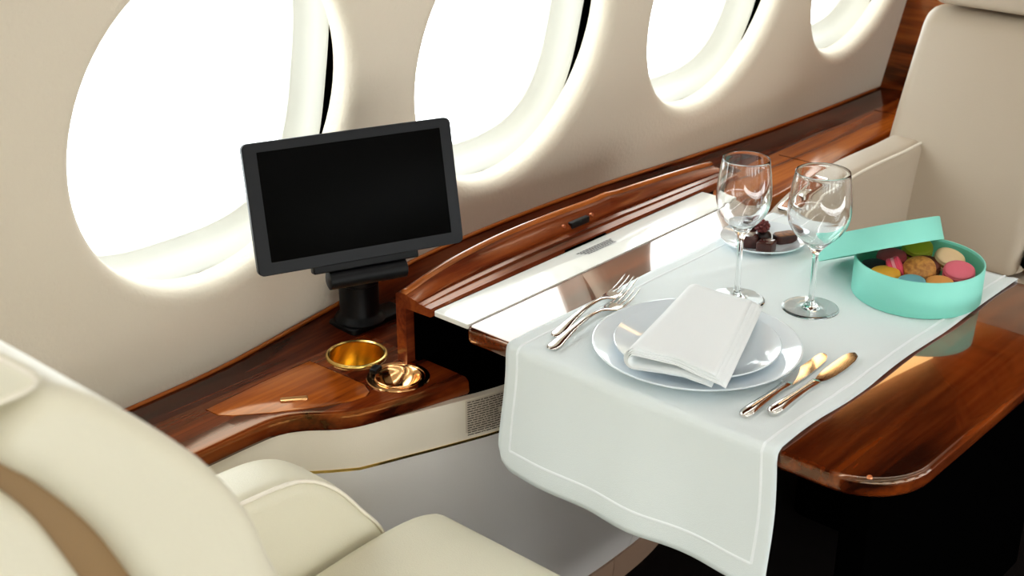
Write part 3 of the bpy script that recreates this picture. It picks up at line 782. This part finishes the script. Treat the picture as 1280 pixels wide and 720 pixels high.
def macaron(name_lbl, c, rgb, fill, r=0.0205, rx=0, ry=0, mot=None):
    T = Matrix.Translation(c) @ Matrix.Rotation(R(rx), 4, 'X') @ Matrix.Rotation(R(ry), 4, 'Y')
    key = 'mac_%d_%d_%d' % rgb
    if key not in M: M[key] = mat('macaron_shell_%d_%d_%d' % rgb, rgb, 0.55, mottle=mot)
    fk = 'fil_%d_%d_%d' % fill
    if fk not in M: M[fk] = mat('macaron_filling_%d_%d_%d' % fill, fill, 0.5)
    e = empty('macaron', c, name_lbl, 'macaron', 'macarons in the mint box')
    h = 0.0085
    for sg in (1, -1):
        prof = [(0, 0.0022)] + [(r * 0.96, 0.0022), (r * 1.01, 0.0030), (r * 0.985, 0.0038), (r, 0.0045), (r * 0.96, 0.0052), (r * .985, 0.0060)] + [(r * math.cos(R(a)), 0.0062 + (h - 0.0042) * 1.15 * math.sin(R(a))) for a in range(15, 90, 15)] + [(0, 0.0062 + (h - .0042) * 1.15)]
        lathe_obj('shell', prof, None, key, e, 28, T=T @ (Matrix.Rotation(math.pi, 4, 'X') if sg < 0 else Matrix.Identity(4)), smooth=50)
    lathe_obj('filling', [(0, 0.0024), (r * 0.93, 0.0024), (r * 0.95, 0), (r * 0.93, -0.0024), (0, -0.0024)], None, fk, e, 28, T=T)
zb = ZC + 0.0204
macaron('pistachio green macaron with brown filling, in the mint box', (1.7545, 0.7900, zb + 0.0235), (170, 182, 36), (110, 70, 30), 0.0215, 10, -14)
macaron('pale beige macaron beside the green one in the mint box', (1.7480, 0.7385, zb + 0.0225), (226, 196, 150), (180, 120, 60), 0.0215, 16, -6)
macaron('bright pink macaron by the box wall, next to the pale beige one', (1.7160, 0.7085, zb + 0.0215), (236, 110, 130), (220, 60, 90), 0.0215, 8, -12)
macaron('speckled tan macaron tilted in the middle of the mint box', (1.6890, 0.7540, zb + 0.0220), (206, 146, 66), (140, 80, 40), 0.0225, 4, -22, mot=(140, (156, 96, 40)))
macaron('orange macaron low against the box wall, below the pink one', (1.6720, 0.7150, zb + 0.0150), (230, 160, 80), (190, 110, 50), 0.0190, 0, -4)
macaron('golden yellow macaron low against the box wall, next to the striped pink one', (1.6490, 0.7840, zb + 0.0170), (232, 172, 48), (200, 120, 30), 0.0205, 0, -4)
macaron('raspberry pink macaron standing on edge, showing its filling', (1.6760, 0.7830, zb + 0.0205), (224, 70, 96), (236, 150, 160), 0.0170, 62, 30)
macaron('dusky rose macaron partly under the lid', (1.7130, 0.8080, zb + 0.0165), (196, 76, 84), (110, 30, 40), 0.0210, 0, -6)
macaron('black chocolate macaron in the shade of the lid', (1.6780, 0.8130, zb + 0.0110), (44, 24, 26), (70, 36, 30), 0.0205, 0, 0)
macaron('milk chocolate brown macaron lying behind the speckled tan one', (1.7230, 0.7600, zb + 0.0140), (112, 50, 34), (150, 70, 46), 0.0205, 4, -10)
macaron('teal macaron lowest of all, below the speckled tan one', (1.6480, 0.7440, zb + 0.0160), (110, 176, 186), (90, 140, 150), 0.0190, 0, -4)

# ================================================================== monitor
MC = Vector((1.146, 1.30, 0.871)); MW, MH = 0.2876, 0.1723
RM = Matrix.Rotation(R(-23.05), 4, 'Z') @ Matrix.Rotation(R(-14.33), 4, 'X')
TM = Matrix.Translation(MC) @ RM
mon = empty('monitor', (1.262, 1.437, CZ), 'black flat screen monitor on a swivel stalk over the side ledge', 'monitor')
# local: x right, z up, y back; screen faces -y
soft_prism('bezel', rrect(-MW / 2, MW / 2, -MH / 2, MH / 2, 0.008), 'y', 0.0, 0.014, 0.0016, 'bezel', mon, r2=0.004, T=TM)
soft_prism('screen', rrect(-MW / 2 + 0.0185, MW / 2 - 0.0165, -MH / 2 + 0.0165, MH / 2 - 0.0125, 0.0006, 1), 'y', -0.0006, 0.001, 0.0003, 'screen', mon, r2=0, n=1, T=TM)
bbox('mount_bar', -0.070, 0.078, 0.004, 0.020, -MH / 2 - 0.010, -MH / 2 + 0.012, 'plastic', mon, 0.002, T=TM)
V, F = tube([tuple(TM @ Vector((x, 0.016, -MH / 2 - 0.022))) for x in (-0.050, -0.0485, -0.048, 0.060, 0.0605, 0.062)], [0.009, 0.0125, 0.0135, 0.0135, 0.0125, 0.009], 24)
build('hinge', V, F, 'plastic', mon, 40)
hc = TM @ Vector((0.012, 0.022, -MH / 2 - 0.030))
secs = []
for q, r1, r2_ in ((0, 0.034, 0.012), (0.25, 0.033, 0.014), (0.5, 0.026, 0.018), (0.75, 0.023, 0.021), (1, 0.023, 0.022)):
    p = Vector((hc.x + (1.262 - hc.x) * q, hc.y + (1.437 - hc.y) * q, hc.z + (0.680 - hc.z) * q))
    secs.append([tuple(p + Vector((r1 * math.cos(a) * math.cos(R(-23)) - r2_ * math.sin(a) * math.sin(R(-23)), r1 * math.cos(a) * math.sin(R(-23)) + r2_ * math.sin(a) * math.cos(R(-23)), 0))) for a in [2 * math.pi * k / 24 for k in range(24)]])
V, F = loft(secs); build('yoke', V, F, 'plastic', mon, 40)
soft_prism('dark_reflection', rrect(1.222, 1.335, 1.4085, 1.468, 0.010), 'z', CZ + 0.0004, CZ + 0.010, 0, 'plastic', mon, r2=0.003, n=2)  # added black plate; stands in for the dark reflection on the ledge
lathe_obj('stalk', [(0, 0.0), (0.038, 0.0), (0.039, 0.002), (0.037, 0.006), (0.032, 0.010), (0.030, 0.014), (0.030, 0.060), (0.032, 0.062), (0.032, 0.070), (0.026, 0.0735), (0, 0.0735)], (1.262, 1.437, CZ + 0.0095), 'plastic', mon, 40)

# ================================================================== seats
def armrest(name, prof, ya, yb, m, parent, crown=0.022):
    P = catmull(prof, 8)
    o = soft_prism(name, P, 'y', ya, yb, crown, m, parent, n=6)
    ring = inset(P, 0.004)
    V, F = tube([(p[0], ya + 0.006 * (1 if yb > ya else -1), p[1]) for p in ring[::2]], 0.0026, 6, closed=True)
    return o, (V, F)
# ---- right seat, facing the table
sr = empty('cabin_seat', (2.35, 0.90, FLOOR), 'cream leather armchair facing the table across its far edge, beside the rear bulkhead', 'seat', 'cream leather cabin seats')
P = [(1.95, 0.36), (1.925, 0.40), (1.94, 0.450), (1.99, 0.468), (2.2, 0.462), (2.40, 0.444), (2.52, 0.435), (2.53, 0.40), (2.50, 0.345), (2.2, 0.34)]
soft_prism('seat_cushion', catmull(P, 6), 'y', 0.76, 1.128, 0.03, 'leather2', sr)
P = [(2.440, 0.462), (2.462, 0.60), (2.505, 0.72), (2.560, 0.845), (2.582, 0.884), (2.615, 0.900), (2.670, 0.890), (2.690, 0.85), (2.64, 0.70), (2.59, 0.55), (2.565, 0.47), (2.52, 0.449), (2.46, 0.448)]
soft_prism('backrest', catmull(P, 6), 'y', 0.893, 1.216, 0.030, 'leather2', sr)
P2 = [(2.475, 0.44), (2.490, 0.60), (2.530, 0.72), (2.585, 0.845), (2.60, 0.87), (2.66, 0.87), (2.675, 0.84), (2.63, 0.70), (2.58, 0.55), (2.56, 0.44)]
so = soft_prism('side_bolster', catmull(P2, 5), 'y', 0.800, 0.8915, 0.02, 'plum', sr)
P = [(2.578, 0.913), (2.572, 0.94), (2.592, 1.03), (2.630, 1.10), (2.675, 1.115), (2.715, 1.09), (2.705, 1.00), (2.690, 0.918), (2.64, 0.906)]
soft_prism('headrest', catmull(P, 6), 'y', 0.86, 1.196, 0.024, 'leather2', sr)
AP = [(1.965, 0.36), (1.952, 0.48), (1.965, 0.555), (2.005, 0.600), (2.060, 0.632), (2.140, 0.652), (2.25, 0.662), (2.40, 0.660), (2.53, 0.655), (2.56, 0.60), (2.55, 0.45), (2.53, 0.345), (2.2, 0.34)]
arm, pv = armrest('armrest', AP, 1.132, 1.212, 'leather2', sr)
build('piping', *pv, 'piping', arm, 180)
# wooden control plate on the sloping arm front
TA = Matrix.Translation((2.100, 1.172, 0.6445)) @ Matrix.Rotation(R(-15), 4, 'Y')
soft_prism('control_bezel', rrect(-0.062, 0.062, -0.020, 0.020, 0.008), 'z', -0.004, 0.0035, 0.0, 'silver', arm, r2=0.002, n=2, T=TA)
soft_prism('control_plate', rrect(-0.056, 0.056, -0.015, 0.015, 0.004), 'z', 0.0, 0.0042, 0.0, 'wood_lit', arm, r2=0.0006, n=2, T=TA)
soft_prism('release_handle', rrect(-0.018, 0.018, -0.011, 0.011, 0.004), 'z', 0.003, 0.008, 0.0, 'silver', arm, r2=0.002, n=2, T=TA @ Matrix.Translation((-0.012, 0, 0)))
soft_prism('seat_base', rrect(2.02, 2.50, 0.78, 1.10, 0.03), 'z', FLOOR, 0.345, 0.0, 'black', sr, r2=0.004)  # shade under the table put into the base's black
# ---- left seat, seen from behind its aisle side
sl = empty('cabin_seat', (0.75, 0.86, FLOOR), 'cream leather armchair pulled up to the table beside the cup holder, its back turned', 'seat', 'cream leather cabin seats')
YA, YBk = 0.62, 1.088
P = [(1.06, 0.36), (1.088, 0.42), (1.082, 0.485), (1.050, 0.520), (0.95, 0.530), (0.75, 0.515), (0.62, 0.49), (0.58, 0.42), (0.60, 0.35), (0.8, 0.34)]
soft_prism('seat_cushion', catmull(P, 6), 'y', YA + .01, YBk + 0.006, 0.024, 'leather', sl)
P = [(0.655, 0.50), (0.60, 0.63), (0.535, 0.79), (0.469, 0.953), (0.456, 0.994), (0.442, 1.025), (0.425, 1.053), (0.410, 1.072), (0.389, 1.096), (0.362, 1.124), (0.338, 1.143), (0.318, 1.148), (0.297, 1.138), (0.292, 1.118), (0.314, 1.091), (0.340, 1.053), (0.360, 1.011), (0.405, 0.90), (0.46, 0.76), (0.53, 0.58), (0.57, 0.46), (0.63, 0.44)]
BP = catmull(P, 5)
bk = soft_prism('backrest', BP, 'y', YA, YBk, 0.016, 'leather', sl)
V, F = tube([(p[0], YA + 0.0035, p[1]) for p in inset(BP, 0.013)[::2]], 0.0022, 6, closed=True)
build('piping', V, F, 'piping', bk, 180)
HP = [(0.3225, 1.1565), (0.318, 1.1645), (0.299, 1.183), (0.262, 1.218), (0.225, 1.250), (0.205, 1.260), (0.185, 1.262), (0.165, 1.256), (0.150, 1.240), (0.148, 1.220), (0.155, 1.200), (0.185, 1.175), (0.235, 1.156), (0.290, 1.149), (0.312, 1.1495), (0.319, 1.152)]
hr = soft_prism('headrest', HP, 'y', YA + 0.003, YBk - 0.02, 0.004, 'leather', sl, n=3)
V, F = tube([(p[0], YA + 0.0035, p[1]) for p in inset(HP, 0.004)], 0.0016, 6, closed=True)
build('piping', V, F, 'piping', hr, 180)
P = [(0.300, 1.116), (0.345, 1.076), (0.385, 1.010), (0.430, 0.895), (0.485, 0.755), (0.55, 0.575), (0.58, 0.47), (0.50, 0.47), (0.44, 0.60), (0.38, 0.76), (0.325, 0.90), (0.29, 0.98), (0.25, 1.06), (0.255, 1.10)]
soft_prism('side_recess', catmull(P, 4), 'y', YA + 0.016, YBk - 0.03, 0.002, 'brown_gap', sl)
P = [(0.276, 1.112), (0.290, 1.100), (0.306, 1.076), (0.318, 1.049), (0.328, 1.024), (0.37, 0.92), (0.425, 0.77), (0.49, 0.59), (0.52, 0.46), (0.44, 0.42), (0.38, 0.55), (0.30, 0.75), (0.235, 0.92), (0.205, 1.03), (0.215, 1.095), (0.245, 1.118)]
soft_prism('rear_shell', catmull(P, 4), 'y', YA, YBk - 0.01, 0.012, 'leather', sl)
AP = [(0.52, 0.36), (0.52, 0.55), (0.57, 0.645), (0.70, 0.655), (0.80, 0.655), (0.868, 0.645), (0.918, 0.612), (0.960, 0.560), (0.992, 0.515), (1.005, 0.46), (1.000, 0.36), (0.9, 0.34), (0.6, 0.34)]
arm, pv = armrest('armrest', AP, 1.098, 1.186, 'leather', sl)
build('piping', *pv, 'piping', arm, 180)
soft_prism('seat_base', rrect(0.60, 0.98, 0.68, 1.06, 0.03), 'z', FLOOR, 0.345, 0.0, 'black', sl, r2=0.004)

# unseen amber light by the rear bulkhead, added for the table's gold reflection
M['amber'] = bpy.data.materials.new('amber_diffuser'); M['amber'].use_nodes = True
_b = M['amber'].node_tree.nodes['Principled BSDF']; _b.inputs['Emission Color'].default_value = (1.0, 0.58, 0.20, 1); _b.inputs['Emission Strength'].default_value = 4.5
e = empty('added_amber_light', (2.7, 1.30, 1.42), 'slim amber light added for the table reflection on the upper side wall by the rear bulkhead', 'accent light')
bbox('housing', 2.36, 2.995, 1.260, 1.345, 1.390, 1.510, 'ceiling', e, 0.003)
bbox('diffuser', 2.37, 2.99, 1.246, 1.262, 1.400, 1.500, M['amber'], e, 0.002)
